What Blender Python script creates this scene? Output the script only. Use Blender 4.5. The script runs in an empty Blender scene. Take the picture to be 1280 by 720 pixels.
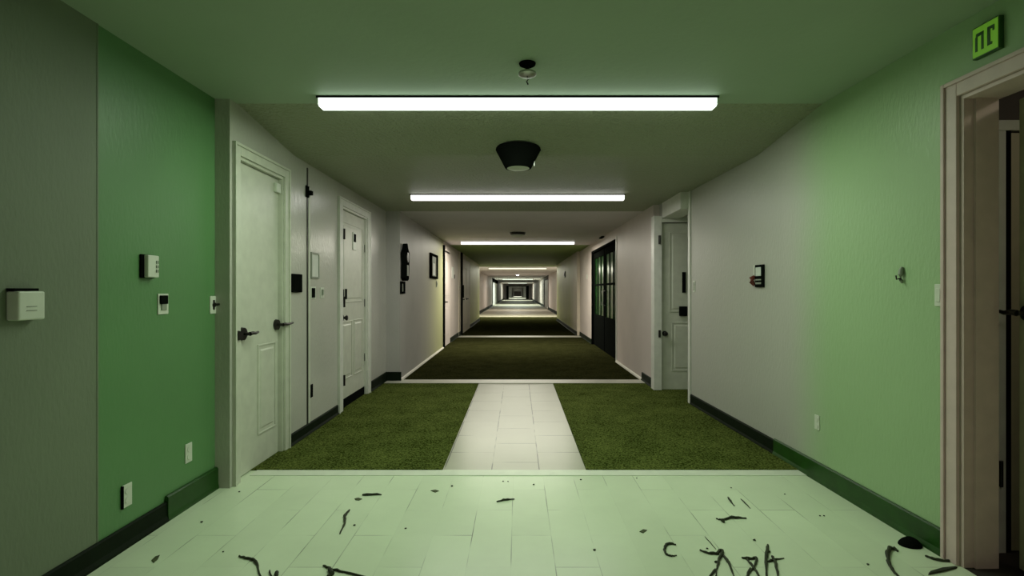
import bpy, bmesh, math, random
from mathutils import Matrix, Vector
random.seed(7)
C = bpy.context.scene.collection
PI = math.pi
F, CX, CY, CAM = 640.0, 647.0, 364.0, 1.24     # focal length in px, vanishing point, eye height

# ------------------------------------------------------------------ materials
def new_mat(name):
    m = bpy.data.materials.new(name); m.use_nodes = True
    nt = m.node_tree
    return m, nt, nt.nodes['Principled BSDF']

def link(nt, a, b): nt.links.new(a, b)

def plain(name, col, rough=0.5, metal=0.0, spec=0.5, var=0.06, scale=12.0, bump=0.0, bscale=60.0):
    m, nt, b = new_mat(name)
    tc = nt.nodes.new('ShaderNodeTexCoord')
    n = nt.nodes.new('ShaderNodeTexNoise'); n.inputs['Scale'].default_value = scale; n.inputs['Detail'].default_value = 4
    link(nt, tc.outputs['Object'], n.inputs['Vector'])
    r = nt.nodes.new('ShaderNodeValToRGB')
    r.color_ramp.elements[0].position = .3; r.color_ramp.elements[1].position = .7
    r.color_ramp.elements[0].color = tuple(c*(1-var) for c in col)+(1,)
    r.color_ramp.elements[1].color = tuple(min(1, c*(1+var)) for c in col)+(1,)
    link(nt, n.outputs['Fac'], r.inputs['Fac']); link(nt, r.outputs['Color'], b.inputs['Base Color'])
    b.inputs['Roughness'].default_value = rough; b.inputs['Metallic'].default_value = metal
    b.inputs['Specular IOR Level'].default_value = spec
    if bump:
        n2 = nt.nodes.new('ShaderNodeTexNoise'); n2.inputs['Scale'].default_value = bscale; n2.inputs['Detail'].default_value = 3
        link(nt, tc.outputs['Object'], n2.inputs['Vector'])
        bp = nt.nodes.new('ShaderNodeBump'); bp.inputs['Strength'].default_value = bump; bp.inputs['Distance'].default_value = .004
        link(nt, n2.outputs['Fac'], bp.inputs['Height']); link(nt, bp.outputs['Normal'], b.inputs['Normal'])
    return m

def wallpaint(name, col, rough=.42, bump=.5, spec=.4, mottled=.07):
    """rolled orange-peel paint over vertically ribbed wallcovering"""
    m, nt, b = new_mat(name)
    tc = nt.nodes.new('ShaderNodeTexCoord')
    big = nt.nodes.new('ShaderNodeTexNoise'); big.inputs['Scale'].default_value = 1.3; big.inputs['Detail'].default_value = 5
    link(nt, tc.outputs['Object'], big.inputs['Vector'])
    r = nt.nodes.new('ShaderNodeValToRGB')
    r.color_ramp.elements[0].position = .32; r.color_ramp.elements[1].position = .68
    r.color_ramp.elements[0].color = tuple(c*(1-mottled) for c in col)+(1,)
    r.color_ramp.elements[1].color = tuple(min(1, c*(1+mottled)) for c in col)+(1,)
    link(nt, big.outputs['Fac'], r.inputs['Fac']); link(nt, r.outputs['Color'], b.inputs['Base Color'])
    mp = nt.nodes.new('ShaderNodeMapping'); mp.inputs['Scale'].default_value = (60, 60, 22)
    link(nt, tc.outputs['Object'], mp.inputs['Vector'])
    n1 = nt.nodes.new('ShaderNodeTexNoise'); n1.inputs['Scale'].default_value = 1.0; n1.inputs['Detail'].default_value = 3
    link(nt, mp.outputs['Vector'], n1.inputs['Vector'])
    bp = nt.nodes.new('ShaderNodeBump'); bp.inputs['Strength'].default_value = bump; bp.inputs['Distance'].default_value = .004
    link(nt, n1.outputs['Fac'], bp.inputs['Height']); link(nt, bp.outputs['Normal'], b.inputs['Normal'])
    b.inputs['Roughness'].default_value = rough; b.inputs['Specular IOR Level'].default_value = spec
    return m

def ceiling_mat(name, col, rough, bump, scale, dist=.01):
    m, nt, b = new_mat(name)
    tc = nt.nodes.new('ShaderNodeTexCoord')
    v = nt.nodes.new('ShaderNodeTexNoise'); v.inputs['Scale'].default_value = scale; v.inputs['Detail'].default_value = 5
    link(nt, tc.outputs['Object'], v.inputs['Vector'])
    bp = nt.nodes.new('ShaderNodeBump'); bp.inputs['Strength'].default_value = bump; bp.inputs['Distance'].default_value = dist
    link(nt, v.outputs['Fac'], bp.inputs['Height']); link(nt, bp.outputs['Normal'], b.inputs['Normal'])
    r = nt.nodes.new('ShaderNodeValToRGB')
    n = nt.nodes.new('ShaderNodeTexNoise'); n.inputs['Scale'].default_value = 2.0
    link(nt, tc.outputs['Object'], n.inputs['Vector'])
    r.color_ramp.elements[0].color = tuple(c*.92 for c in col)+(1,); r.color_ramp.elements[1].color = tuple(c*1.06 for c in col)+(1,)
    link(nt, n.outputs['Fac'], r.inputs['Fac']); link(nt, r.outputs['Color'], b.inputs['Base Color'])
    b.inputs['Roughness'].default_value = rough
    return m

def tile_mat(name, col, bw, bh, grout, rough=.28, off=(0, 0), msize=.004, thr=(.45, .62)):
    """tiles bw wide (across the hall), bh long (down the hall), joints filled and worn unevenly"""
    m, nt, b = new_mat(name)
    g = nt.nodes.new('ShaderNodeTexCoord')
    sep = nt.nodes.new('ShaderNodeSeparateXYZ'); link(nt, g.outputs['Object'], sep.inputs[0])
    cmb = nt.nodes.new('ShaderNodeCombineXYZ')
    a1 = nt.nodes.new('ShaderNodeMath'); a1.operation = 'ADD'; a1.inputs[1].default_value = off[1]
    a2 = nt.nodes.new('ShaderNodeMath'); a2.operation = 'ADD'; a2.inputs[1].default_value = off[0]
    link(nt, sep.outputs['Y'], a1.inputs[0]); link(nt, sep.outputs['X'], a2.inputs[0])
    link(nt, a1.outputs[0], cmb.inputs['X']); link(nt, a2.outputs[0], cmb.inputs['Y'])
    br = nt.nodes.new('ShaderNodeTexBrick')
    br.inputs['Scale'].default_value = 1.0
    br.inputs['Brick Width'].default_value = bh; br.inputs['Row Height'].default_value = bw
    br.inputs['Mortar Size'].default_value = msize; br.inputs['Mortar Smooth'].default_value = .1
    br.inputs['Color1'].default_value = tuple(c*.97 for c in col)+(1,); br.inputs['Color2'].default_value = tuple(min(1, c*1.03) for c in col)+(1,)
    link(nt, cmb.outputs[0], br.inputs['Vector'])
    n = nt.nodes.new('ShaderNodeTexNoise'); n.inputs['Scale'].default_value = 2.6; n.inputs['Detail'].default_value = 2
    link(nt, g.outputs['Object'], n.inputs['Vector'])
    r = nt.nodes.new('ShaderNodeMapRange'); r.inputs['From Min'].default_value = thr[0]; r.inputs['From Max'].default_value = thr[1]
    link(nt, n.outputs['Fac'], r.inputs['Value'])
    mul = nt.nodes.new('ShaderNodeMath'); mul.operation = 'MULTIPLY'
    link(nt, br.outputs['Fac'], mul.inputs[0]); link(nt, r.outputs[0], mul.inputs[1])
    mx = nt.nodes.new('ShaderNodeMix'); mx.data_type = 'RGBA'
    base = nt.nodes.new('ShaderNodeMix'); base.data_type = 'RGBA'
    link(nt, br.outputs['Fac'], base.inputs['Factor'])
    link(nt, br.outputs['Color'], base.inputs['A']); base.inputs['B'].default_value = tuple(c*.965 for c in col)+(1,)
    br.inputs['Mortar'].default_value = tuple(c*.965 for c in col)+(1,)
    link(nt, mul.outputs[0], mx.inputs['Factor']); link(nt, base.outputs['Result'], mx.inputs['A']); mx.inputs['B'].default_value = grout+(1,)
    # grime blotches
    n3 = nt.nodes.new('ShaderNodeTexNoise'); n3.inputs['Scale'].default_value = 1.1; n3.inputs['Detail'].default_value = 7; n3.inputs['Roughness'].default_value = .65
    link(nt, g.outputs['Object'], n3.inputs['Vector'])
    r3 = nt.nodes.new('ShaderNodeMapRange'); r3.inputs['From Min'].default_value = .35; r3.inputs['From Max'].default_value = .7
    r3.inputs['To Min'].default_value = .90; r3.inputs['To Max'].default_value = 1.03
    link(nt, n3.outputs['Fac'], r3.inputs['Value'])
    m2 = nt.nodes.new('ShaderNodeVectorMath'); m2.operation = 'SCALE'
    link(nt, mx.outputs['Result'], m2.inputs[0]); link(nt, r3.outputs[0], m2.inputs['Scale'])
    link(nt, m2.outputs[0], b.inputs['Base Color'])
    b.inputs['Roughness'].default_value = rough; b.inputs['Specular IOR Level'].default_value = .35
    bp = nt.nodes.new('ShaderNodeBump'); bp.inputs['Strength'].default_value = .25; bp.inputs['Distance'].default_value = .002; bp.invert = True
    link(nt, br.outputs['Fac'], bp.inputs['Height']); link(nt, bp.outputs['Normal'], b.inputs['Normal'])
    return m

def carpet_mat(name, c1, c2, scale=85.0):
    m, nt, b = new_mat(name)
    g = nt.nodes.new('ShaderNodeTexCoord')
    n = nt.nodes.new('ShaderNodeTexNoise'); n.inputs['Scale'].default_value = scale; n.inputs['Detail'].default_value = 3
    link(nt, g.outputs['Object'], n.inputs['Vector'])
    nb = nt.nodes.new('ShaderNodeTexNoise'); nb.inputs['Scale'].default_value = 3.5; nb.inputs['Detail'].default_value = 4
    link(nt, g.outputs['Object'], nb.inputs['Vector'])
    mixf = nt.nodes.new('ShaderNodeMath'); mixf.operation = 'MULTIPLY_ADD'; mixf.inputs[1].default_value = .25; 
    link(nt, nb.outputs['Fac'], mixf.inputs[0]); link(nt, n.outputs['Fac'], mixf.inputs[2])
    r = nt.nodes.new('ShaderNodeValToRGB')
    r.color_ramp.elements[0].position = .48; r.color_ramp.elements[1].position = .78
    r.color_ramp.elements[0].color = c1+(1,); r.color_ramp.elements[1].color = c2+(1,)
    link(nt, mixf.outputs[0], r.inputs['Fac']); link(nt, r.outputs['Color'], b.inputs['Base Color'])
    bp = nt.nodes.new('ShaderNodeBump'); bp.inputs['Strength'].default_value = .8; bp.inputs['Distance'].default_value = .008
    link(nt, n.outputs['Fac'], bp.inputs['Height']); link(nt, bp.outputs['Normal'], b.inputs['Normal'])
    b.inputs['Roughness'].default_value = 1; b.inputs['Specular IOR Level'].default_value = 0
    return m

def emit(name, col, s):
    m, nt, b = new_mat(name)
    b.inputs['Base Color'].default_value = (.8, .8, .8, 1)
    b.inputs['Emission Color'].default_value = col+(1,); b.inputs['Emission Strength'].default_value = s
    return m

M = dict(
    wall_greygreen=wallpaint('ribbed grey green wallcovering', (.165, .205, .135), .6, .6),
    wall_green=wallpaint('green wall paint', (.11, .25, .095), .45, .35),
    wall_lit_green_right=wallpaint('right wall paint with green light fading to cream', (.33, .49, .26), .42, .6, .4, mottled=.02),  # green paint and green lamp light together in one colour
    wall_cream_dim=wallpaint('cream wall paint dimmed for weaker lamp light', (.45, .455, .40), .42, .6, .4, mottled=.02),  # darker copy of the cream, weaker lamp light put into the colour
    wall_cream=wallpaint('cream wall paint', (.53, .53, .47), .27, .75, .6),
    wall_grey=wallpaint('grey wall paint', (.44, .43, .40), .5, .3),
    wall_yellow=wallpaint('yellowish wall paint', (.46, .45, .30), .5, .3),
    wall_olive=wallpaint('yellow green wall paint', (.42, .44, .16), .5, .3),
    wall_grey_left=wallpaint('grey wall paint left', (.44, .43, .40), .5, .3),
    wall_far=wallpaint('pale far wall paint', (.60, .53, .49), .5, .2),
    ceil_near=ceiling_mat('smooth green ceiling', (.36, .46, .33), .6, .15, 30),
    ceil_tex=ceiling_mat('stippled ceiling', (.34, .37, .25), .5, 1.0, 38, .03),
    ceil_grey=ceiling_mat('grey ceiling', (.74, .70, .71), .7, .3, 45),
    ceil_far=ceiling_mat('far green ceiling', (.19, .29, .06), .6, .3, 45),
    tile_green=tile_mat('pale green floor tile', (.66, .77, .55), .2, .60, (.12, .16, .09), off=(.03, .1), msize=.0022, thr=(.47, .70)),
    tile_cream=tile_mat('cream floor tile', (.43, .43, .34), .33, .46, (.07, .08, .05), off=(.18, .2), msize=.004, thr=(.40, .55)),
    tile_far=tile_mat('pale far floor tile', (.44, .42, .33), .6, .6, (.3, .3, .22), rough=.6),
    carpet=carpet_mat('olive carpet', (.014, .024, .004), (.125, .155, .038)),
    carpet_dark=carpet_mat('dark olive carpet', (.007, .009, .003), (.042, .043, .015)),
    white=plain('white paint', (.70, .71, .64), .4, bump=.05),
    door=plain('cream door paint', (.58, .60, .50), .38, bump=.08, bscale=20),
    pinkish=plain('dull pinkish cream paint', (.62, .48, .46), .5, bump=.05),
    strip=plain('white threshold strip', (.50, .49, .41), .4),
    strip_green=plain('pale greenish strip', (.68, .74, .60), .35),
    base_dark=plain('black green vinyl baseboard', (.006, .012, .005), .6, spec=.08, var=.2),
    base_green=plain('dark green vinyl baseboard', (.015, .065, .008), .4, spec=.3, var=.2),
    base_white=plain('white baseboard paint', (.6, .58, .5), .4),
    black=plain('black enamel', (.006, .007, .006), .8, spec=.0),
    iron=plain('dark bronze hardware', (.03, .028, .025), .32, .7),
    plastic=plain('ivory plastic', (.62, .66, .56), .4),
    plastic_grey=plain('grey plastic', (.25, .28, .22), .45),
    paper=plain('white paper', (.72, .74, .68), .7),
    mirror=plain('pale screen glass', (.55, .62, .58), .12),
    red=plain('dark red plastic', (.14, .03, .02), .4),
    twig=plain('dark twig bark', (.022, .030, .010), .8, var=.4, bump=.4),
    leaf=plain('dried leaf', (.05, .065, .02), .8, var=.4),
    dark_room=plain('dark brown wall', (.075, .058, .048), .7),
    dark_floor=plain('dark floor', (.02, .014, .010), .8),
    yellowish=plain('yellowed door frame paint', (.44, .40, .27), .5),
    glass_reflect=plain('dark glass and painted green reflections', (.008, .045, .008), .2, var=.8, scale=4),  # green reflections painted into the pane colour
    metal=plain('brushed metal', (.45, .45, .42), .35, .8),
    sign=emit('lit green sign face', (.10, .26, .015), .6),
    sign_edge=plain('dark green sign housing', (.03, .10, .02), .4),
)
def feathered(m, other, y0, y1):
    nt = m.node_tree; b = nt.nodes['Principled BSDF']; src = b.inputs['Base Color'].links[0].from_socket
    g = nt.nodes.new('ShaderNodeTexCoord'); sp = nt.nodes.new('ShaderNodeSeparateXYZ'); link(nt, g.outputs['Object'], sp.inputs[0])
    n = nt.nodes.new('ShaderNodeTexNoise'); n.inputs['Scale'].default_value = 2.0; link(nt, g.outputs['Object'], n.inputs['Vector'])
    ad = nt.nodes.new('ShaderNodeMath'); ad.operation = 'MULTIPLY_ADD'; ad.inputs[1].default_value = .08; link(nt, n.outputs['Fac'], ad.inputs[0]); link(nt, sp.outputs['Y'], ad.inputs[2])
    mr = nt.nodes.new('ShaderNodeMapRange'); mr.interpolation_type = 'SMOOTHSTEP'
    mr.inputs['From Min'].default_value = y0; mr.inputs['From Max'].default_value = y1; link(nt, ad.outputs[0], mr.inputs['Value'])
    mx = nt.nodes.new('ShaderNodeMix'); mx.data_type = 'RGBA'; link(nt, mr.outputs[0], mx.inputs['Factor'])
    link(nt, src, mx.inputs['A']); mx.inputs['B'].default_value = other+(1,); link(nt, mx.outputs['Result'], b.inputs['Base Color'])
feathered(M['wall_lit_green_right'], (.45, .455, .40), 3.20, 3.80)  # painted-in green light fades out down the right wall
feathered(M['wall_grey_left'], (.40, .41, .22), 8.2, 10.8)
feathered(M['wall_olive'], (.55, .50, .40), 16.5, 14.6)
M['sign'].node_tree.nodes['Principled BSDF'].inputs['Base Color'].default_value = (.08, .2, .02, 1)

# ------------------------------------------------------------------ mesh helpers
def box(bm, x0, x1, y0, y1, z0, z1, mtx=None):
    vs = [bm.verts.new(Vector(p)) for p in ((x0,y0,z0),(x1,y0,z0),(x1,y1,z0),(x0,y1,z0),(x0,y0,z1),(x1,y0,z1),(x1,y1,z1),(x0,y1,z1))]
    if mtx is not None:
        for v in vs: v.co = mtx @ v.co
    for f in ((0,3,2,1),(4,5,6,7),(0,1,5,4),(1,2,6,5),(2,3,7,6),(3,0,4,7)):
        bm.faces.new([vs[i] for i in f])
    return vs

def cyl(bm, c, r0, r1, h, axis='Y', n=24):
    """frustum starting at c, running h along the axis"""
    c = Vector(c)
    ax = {'X': Vector((1,0,0)), 'Y': Vector((0,1,0)), 'Z': Vector((0,0,1))}[axis]
    u = {'X': Vector((0,1,0)), 'Y': Vector((1,0,0)), 'Z': Vector((1,0,0))}[axis]; w = ax.cross(u)
    a = [bm.verts.new(c + (u*math.cos(2*PI*i/n)+w*math.sin(2*PI*i/n))*r0) for i in range(n)]
    b = [bm.verts.new(c + ax*h + (u*math.cos(2*PI*i/n)+w*math.sin(2*PI*i/n))*r1) for i in range(n)]
    for i in range(n): bm.faces.new((a[i], a[(i+1)%n], b[(i+1)%n], b[i]))
    bm.faces.new(a[::-1]); bm.faces.new(b)

def lathe(bm, prof, c=(0,0,0), n=28, flip=False):
    """prof: (radius, z) pairs about Z"""
    rings = []
    for r, z in prof:
        rings.append([bm.verts.new((c[0]+r*math.cos(2*PI*i/n), c[1]+r*math.sin(2*PI*i/n), c[2]+z)) for i in range(n)])
    for a, b in zip(rings, rings[1:]):
        for i in range(n): bm.faces.new((a[i], a[(i+1)%n], b[(i+1)%n], b[i]))
    bm.faces.new(rings[0][::-1]); bm.faces.new(rings[-1])

def prism(bm, pts, y0, y1):
    """outline in the XZ plane given depth y0..y1"""
    a = [bm.verts.new((x, y0, z)) for x, z in pts]; b = [bm.verts.new((x, y1, z)) for x, z in pts]
    n = len(pts)
    bm.faces.new(a); bm.faces.new(b[::-1])
    for i in range(n): bm.faces.new((a[i], b[i], b[(i+1)%n], a[(i+1)%n]))

def tube(bm, pts, rs, n=8):
    """rounded tube along points with a radius for each"""
    pts = [Vector(p) for p in pts]; rings = []
    for i, p in enumerate(pts):
        d = (pts[min(i+1, len(pts)-1)] - pts[max(i-1, 0)]).normalized()
        u = d.cross(Vector((0,0,1)))
        if u.length < 1e-4: u = Vector((1,0,0))
        u.normalize(); w = d.cross(u)
        rings.append([bm.verts.new(p + (u*math.cos(2*PI*k/n)+w*math.sin(2*PI*k/n))*rs[i]) for k in range(n)])
    for a, b in zip(rings, rings[1:]):
        for i in range(n): bm.faces.new((a[i], a[(i+1)%n], b[(i+1)%n], b[i]))
    bm.faces.new(rings[0][::-1]); bm.faces.new(rings[-1])

def obj(name, bm, mat, parent=None, bevel=0, smooth=False, tf=None):
    bmesh.ops.recalc_face_normals(bm, faces=bm.faces)
    me = bpy.data.meshes.new(name); bm.to_mesh(me); bm.free()
    o = bpy.data.objects.new(name, me); C.objects.link(o)
    mats = mat if isinstance(mat, (list, tuple)) else [mat]
    for m in mats: me.materials.append(m)
    if smooth:
        for p in me.polygons: p.use_smooth = True
        try: me.set_sharp_from_angle(angle=.7)
        except Exception: pass
    if parent is not None: o.parent = parent
    if bevel:
        b = o.modifiers.new('bevel', 'BEVEL'); b.width = bevel; b.segments = 2; b.limit_method = 'ANGLE'
    return o

def BM(*boxes):
    bm = bmesh.new()
    for b in boxes: box(bm, *b)
    return bm

def thing(name, label, cat, loc=(0,0,0), rz=0, group=None):
    o = bpy.data.objects.new(name, None); C.objects.link(o)
    o.empty_display_size = .05
    o.location = loc; o.rotation_euler = (0, 0, rz); o['label'] = label; o['category'] = cat
    if group: o['group'] = group
    return o

def tag(o, label, cat, group=None):
    o['label'] = label; o['category'] = cat
    if group: o['group'] = group
    return o

def struct(o, label=None):
    o['kind'] = 'structure'
    if label: o['label'] = label
    return o

def sempty(name, loc, rz, label):
    o = bpy.data.objects.new(name, None); C.objects.link(o); o.location = loc; o.rotation_euler = (0,0,rz)
    o['kind'] = 'structure'; o['label'] = label; o['category'] = 'door'
    return o

# ------------------------------------------------------------------ plan of the hall
XL0, XL1, XL2 = -1.90, -1.81, -1.62
XR2 = 1.73
C1, C2 = 2.45, 2.34
SL = .0288
YE = 5.66
def XR(y): return 1.90 + (YE - y)*SL
AR = -PI/2 + math.atan(SL)       # facing the slanted right wall
AL = PI/2
def left(px, py, X):             # point on a left wall plane
    y = F*(-X)/(CX-px); return y, CAM-(py-CY)*y/F
def right(px, py, X=None):
    k = (px-CX)/F
    y = (1.90 + YE*SL)/(k+SL) if X is None else X/k
    return y, CAM-(py-CY)*y/F

def wall_l(name, X, y0, y1, mat, top, openings=(), th=.15, z0=0):
    bm = bmesh.new(); y = y0
    for a, b, h in sorted(openings):
        box(bm, X-th, X, y, a, z0, top); box(bm, X-th, X, a, b, h, top); y = b
    box(bm, X-th, X, y, y1, z0, top)
    return struct(obj(name, bm, mat))
def wall_r(name, X, y0, y1, mat, top, openings=(), th=.15):
    bm = bmesh.new(); y = y0
    for a, b, h in sorted(openings):
        box(bm, X, X+th, y, a, 0, top); box(bm, X, X+th, a, b, h, top); y = b
    box(bm, X, X+th, y, y1, 0, top)
    return struct(obj(name, bm, mat))

# slanted right wall: local x runs up the hall, local y into the wall
def slanted(name, ya, yb, mat, openings=(), th=.12, top=2.5):
    bm = bmesh.new()
    def seg(a, b, z0, z1):
        vs = box(bm, 0, 1, 0, 1, z0, z1)
        for v in vs:
            yy = a if v.co.x < .5 else b
            v.co = Vector((XR(yy) + (th if v.co.y > .5 else 0), yy, v.co.z))
    y = ya
    for a, b, h in sorted(openings):
        seg(y, a, 0, top); seg(a, b, h, top); y = b
    seg(y, yb, 0, top)
    return struct(obj(name, bm, mat))

D4 = (1.42, 2.31)                # foreground right door opening
FADE_R = 3.78  # where the painted green light has faded to the dimmed cream
wall_l('wall_left', XL0, -2.5, 2.316, M['wall_greygreen'], 2.5)
wall_l('wall_left', XL0-.004, 2.316, 3.22, M['wall_green'], 2.5)
D1 = (3.32, 3.96); D2 = (5.27, 6.16); DH = 2.12
wall_l('wall_left', XL1, 3.22, 7.05, M['wall_cream'], 2.5, [(D1[0], D1[1], DH), (D2[0], D2[1], DH)], th=.24)
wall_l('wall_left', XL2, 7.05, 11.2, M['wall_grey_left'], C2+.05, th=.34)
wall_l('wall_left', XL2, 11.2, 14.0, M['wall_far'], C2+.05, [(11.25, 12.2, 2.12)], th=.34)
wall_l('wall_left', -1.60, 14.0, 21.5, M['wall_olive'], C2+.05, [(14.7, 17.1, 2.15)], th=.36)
wall_l('wall_left', -2.10, 21.5, 80, M['wall_far'], C2+.05, [(43, 54, 2.05)], th=.2)
slanted('wall_right', -2.5, FADE_R, M['wall_lit_green_right'], [(D4[0], D4[1], DH+.02)], th=.148)
slanted('wall_right', FADE_R, YE, M['wall_cream_dim'])
D5 = (8.98, 11.9)
wall_r('wall_right', XR2, 6.52, 14.2, M['wall_far'], C2+.05, [(D5[0], D5[1], 2.16)], th=.3)
wall_r('wall_right', 1.65, 14.2, 21.5, M['wall_olive'], C2+.05, th=.38)
wall_r('wall_right', 2.10, 21.5, 80, M['wall_far'], C2+.05, [(35.2, 40.5, 2.1)], th=.2)
# return faces closing the steps in the left and right walls
struct(obj('wall_left', BM((-2.30, XL2-.34, 7.05, 7.2, 0, C2+.05)), M['wall_grey']))
struct(obj('wall_left', BM((-2.6, -1.96, 21.35, 21.5, 0, C2+.05)), M['wall_yellow']))
struct(obj('wall_right', BM((2.03, 2.6, 21.35, 21.5, 0, C2+.05)), M['wall_yellow']))
struct(obj('wall_back', BM((-2.1, 2.5, -2.65, -2.5, 0, 2.5)), M['wall_greygreen']))

# ceilings
struct(obj('ceiling', BM((-2.15, 3.2, -2.6, 3.30, C1, C1+.1)), M['ceil_near']))
bm = bmesh.new()
prof = [(3.30, C1), (4.15, C2), (7.05, C2)]
a = [(-2.15, y, z) for y, z in prof]; b = [(3.0, y, z) for y, z in prof]
va = [bm.verts.new(p) for p in a]; vb = [bm.verts.new(p) for p in b]
va2 = [bm.verts.new((p[0], p[1], 2.56)) for p in a]; vb2 = [bm.verts.new((p[0], p[1], 2.56)) for p in b]
for i in range(2):
    bm.faces.new((va[i], va[i+1], vb[i+1], vb[i])); bm.faces.new((va2[i], vb2[i], vb2[i+1], va2[i+1]))
    bm.faces.new((va[i], va2[i], va2[i+1], va[i+1])); bm.faces.new((vb[i], vb[i+1], vb2[i+1], vb2[i]))
bm.faces.new((va[0], vb[0], vb2[0], va2[0])); bm.faces.new((va[2], va2[2], vb2[2], vb[2]))
ctex = struct(obj('ceiling', bm, M['ceil_tex']))
struct(obj('ceiling', BM((-2.1, 2.9, 7.05, 12.2, C2, C2+.1)), M['ceil_grey']))
struct(obj('ceiling', BM((-2.4, 2.4, 12.2, 23, C2, C2+.1)), M['ceil_far']))
struct(obj('ceiling', BM((-2.4, 2.4, 23, 132, C2, C2+.1)), M['ceil_grey']))

# floors
YC, YT = 3.54, 6.86
SX0, SX1 = -.52, .475
struct(obj('floor', BM((-2.1, 2.0, -2.6, YC, -.1, 0)), M['tile_green']), 'pale green staggered floor tiles in the foreground')
struct(obj('floor', BM((SX0, SX1, YC, YT, -.1, 0)), M['tile_cream']), 'cream tile strip running between the two carpets')
struct(obj('floor', BM((-1.95, SX0, YC, YT, -.1, .008)), M['carpet']), 'olive carpet left of the cream tile strip')
struct(obj('floor', BM((SX1, 2.9, YC, YT, -.1, .008)), M['carpet']), 'olive carpet right of the cream tile strip')
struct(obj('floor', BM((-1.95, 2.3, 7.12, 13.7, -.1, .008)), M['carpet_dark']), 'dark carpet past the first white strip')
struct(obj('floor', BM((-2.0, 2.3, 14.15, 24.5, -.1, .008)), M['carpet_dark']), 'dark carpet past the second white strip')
struct(obj('floor', BM((-2.4, 2.4, 24.5, 132, -.1, .0)), M['tile_far']), 'pale floor at the far end of the hall')
struct(obj('trim_10', BM((-1.80, 1.96, YC-.10, YC+.006, -.05, .004)), M['strip_green'], bevel=.002), 'pale strip where the green tiles meet the carpets')
struct(obj('trim_1', BM((-1.9, 1.9, YT, 7.12, -.1, .012)), M['strip'], bevel=.003), 'white floor strip across the end of the cream tiles')
struct(obj('trim_2', BM((-1.62, 1.73, 13.7, 14.15, -.1, .012)), M['strip'], bevel=.003), 'white floor strip further down the hall')
bm = BM((-2.09, 2.09, 62, 66, -.05, .01))
struct(obj('floor', bm, M['carpet_dark']), 'dark carpet bands across the far floor')

# baseboards
def bb_profile(bm, f, y0, y1, h, t, foot):
    """f(y) gives the wall surface; sgn is +1 on the left wall and -1 on the right wall"""
    pts = [(0, 0), (foot, 0), (foot, .012), (t, .03), (t, h-.008), (t*.5, h), (0, h)]
    fx, sgn = f
    a = [bm.verts.new((fx(y0)+sgn*p[0], y0, p[1])) for p in pts]; b = [bm.verts.new((fx(y1)+sgn*p[0], y1, p[1])) for p in pts]
    n = len(pts)
    bm.faces.new(a); bm.faces.new(b[::-1])
    for i in range(n): bm.faces.new((a[i], b[i], b[(i+1)%n], a[(i+1)%n]))
def bboard(name, f, y0, y1, h, mat, t=.012, foot=.022):
    bm = bmesh.new(); bb_profile(bm, f, y0, y1, h, t, foot); return struct(obj(name, bm, mat))
Lf = lambda X: (lambda y: X, 1)
Rf = (XR, -1)
bboard('baseboard_left', Lf(XL0), -2.5, 2.76, .105, M['base_dark'])
bboard('baseboard_left', Lf(XL0), 2.76, 3.22, .135, M['base_green'], t=.018)
bboard('baseboard_left', Lf(XL1), D1[1]+.075, D2[0]-.135, .10, M['base_dark'])
bboard('baseboard_left', Lf(XL1), D2[1]+.135, 7.05, .13, M['base_dark'])
struct(obj('baseboard_left', BM((XL1, XL2+.02, 7.02, 7.05, 0, .13)), M['base_dark']))
bboard('baseboard_left', Lf(XL2), 7.06, 11.08, .035, M['base_white'], t=.02, foot=.03)
bboard('baseboard_left', Lf(XL2), 12.28, 14.0, .12, M['base_dark'])
bboard('baseboard_left', Lf(-1.60), 14.0, 14.38, .12, M['base_dark'])
bboard('baseboard_left', Lf(-1.60), 17.2, 21.5, .12, M['base_dark'])
bboard('baseboard_left', Lf(-2.10), 21.5, 42.8, .16, M['base_dark'], t=.03, foot=.06)
bboard('baseboard_left', Lf(-2.10), 54.2, 80, .16, M['base_dark'], t=.03, foot=.06)
bboard('baseboard_right', Rf, D4[1]+.075, FADE_R+.1, .125, M['base_green'], t=.014)
bboard('baseboard_right', Rf, FADE_R+.1, YE-.06, .115, M['base_dark'], t=.014)
bboard('baseboard_right', Rf, -2.5, D4[0]-.075, .125, M['base_green'], t=.014)
bboard('baseboard_right', (lambda y: XR2, -1), 6.53, 7.1, .12, M['base_dark'])
bboard('baseboard_right', (lambda y: XR2, -1), 7.1, D5[0]-.06, .035, M['base_white'], t=.02, foot=.03)
bboard('baseboard_right', (lambda y: XR2, -1), D5[1]+.08, 14.2, .12, M['base_dark'])
bboard('baseboard_right', (lambda y: 1.65, -1), 14.2, 21.5, .12, M['base_dark'])
bboard('baseboard_right', (lambda y: 2.10, -1), 21.5, 35, .16, M['base_dark'], t=.03, foot=.06)
bboard('baseboard_right', (lambda y: 2.10, -1), 40.7, 80, .16, M['base_dark'], t=.03, foot=.06)
# black rubber cove end piled against the foreground door casing
bm = bmesh.new()
yy = D4[1]+.075
lathe(bm, [(.085, 0), (.08, .012), (.06, .03), (.035, .043), (.012, .05)], (0,0,0), 20)
o = obj('rubber_scrap', bm, M['black'], smooth=True)
o.location = (XR(2.49)-.075, 2.50, .001); o.scale = (.62, .5, .8)
tag(o, 'black rubber scrap heaped at the baseboard end beside the right door frame', 'scrap')

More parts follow.
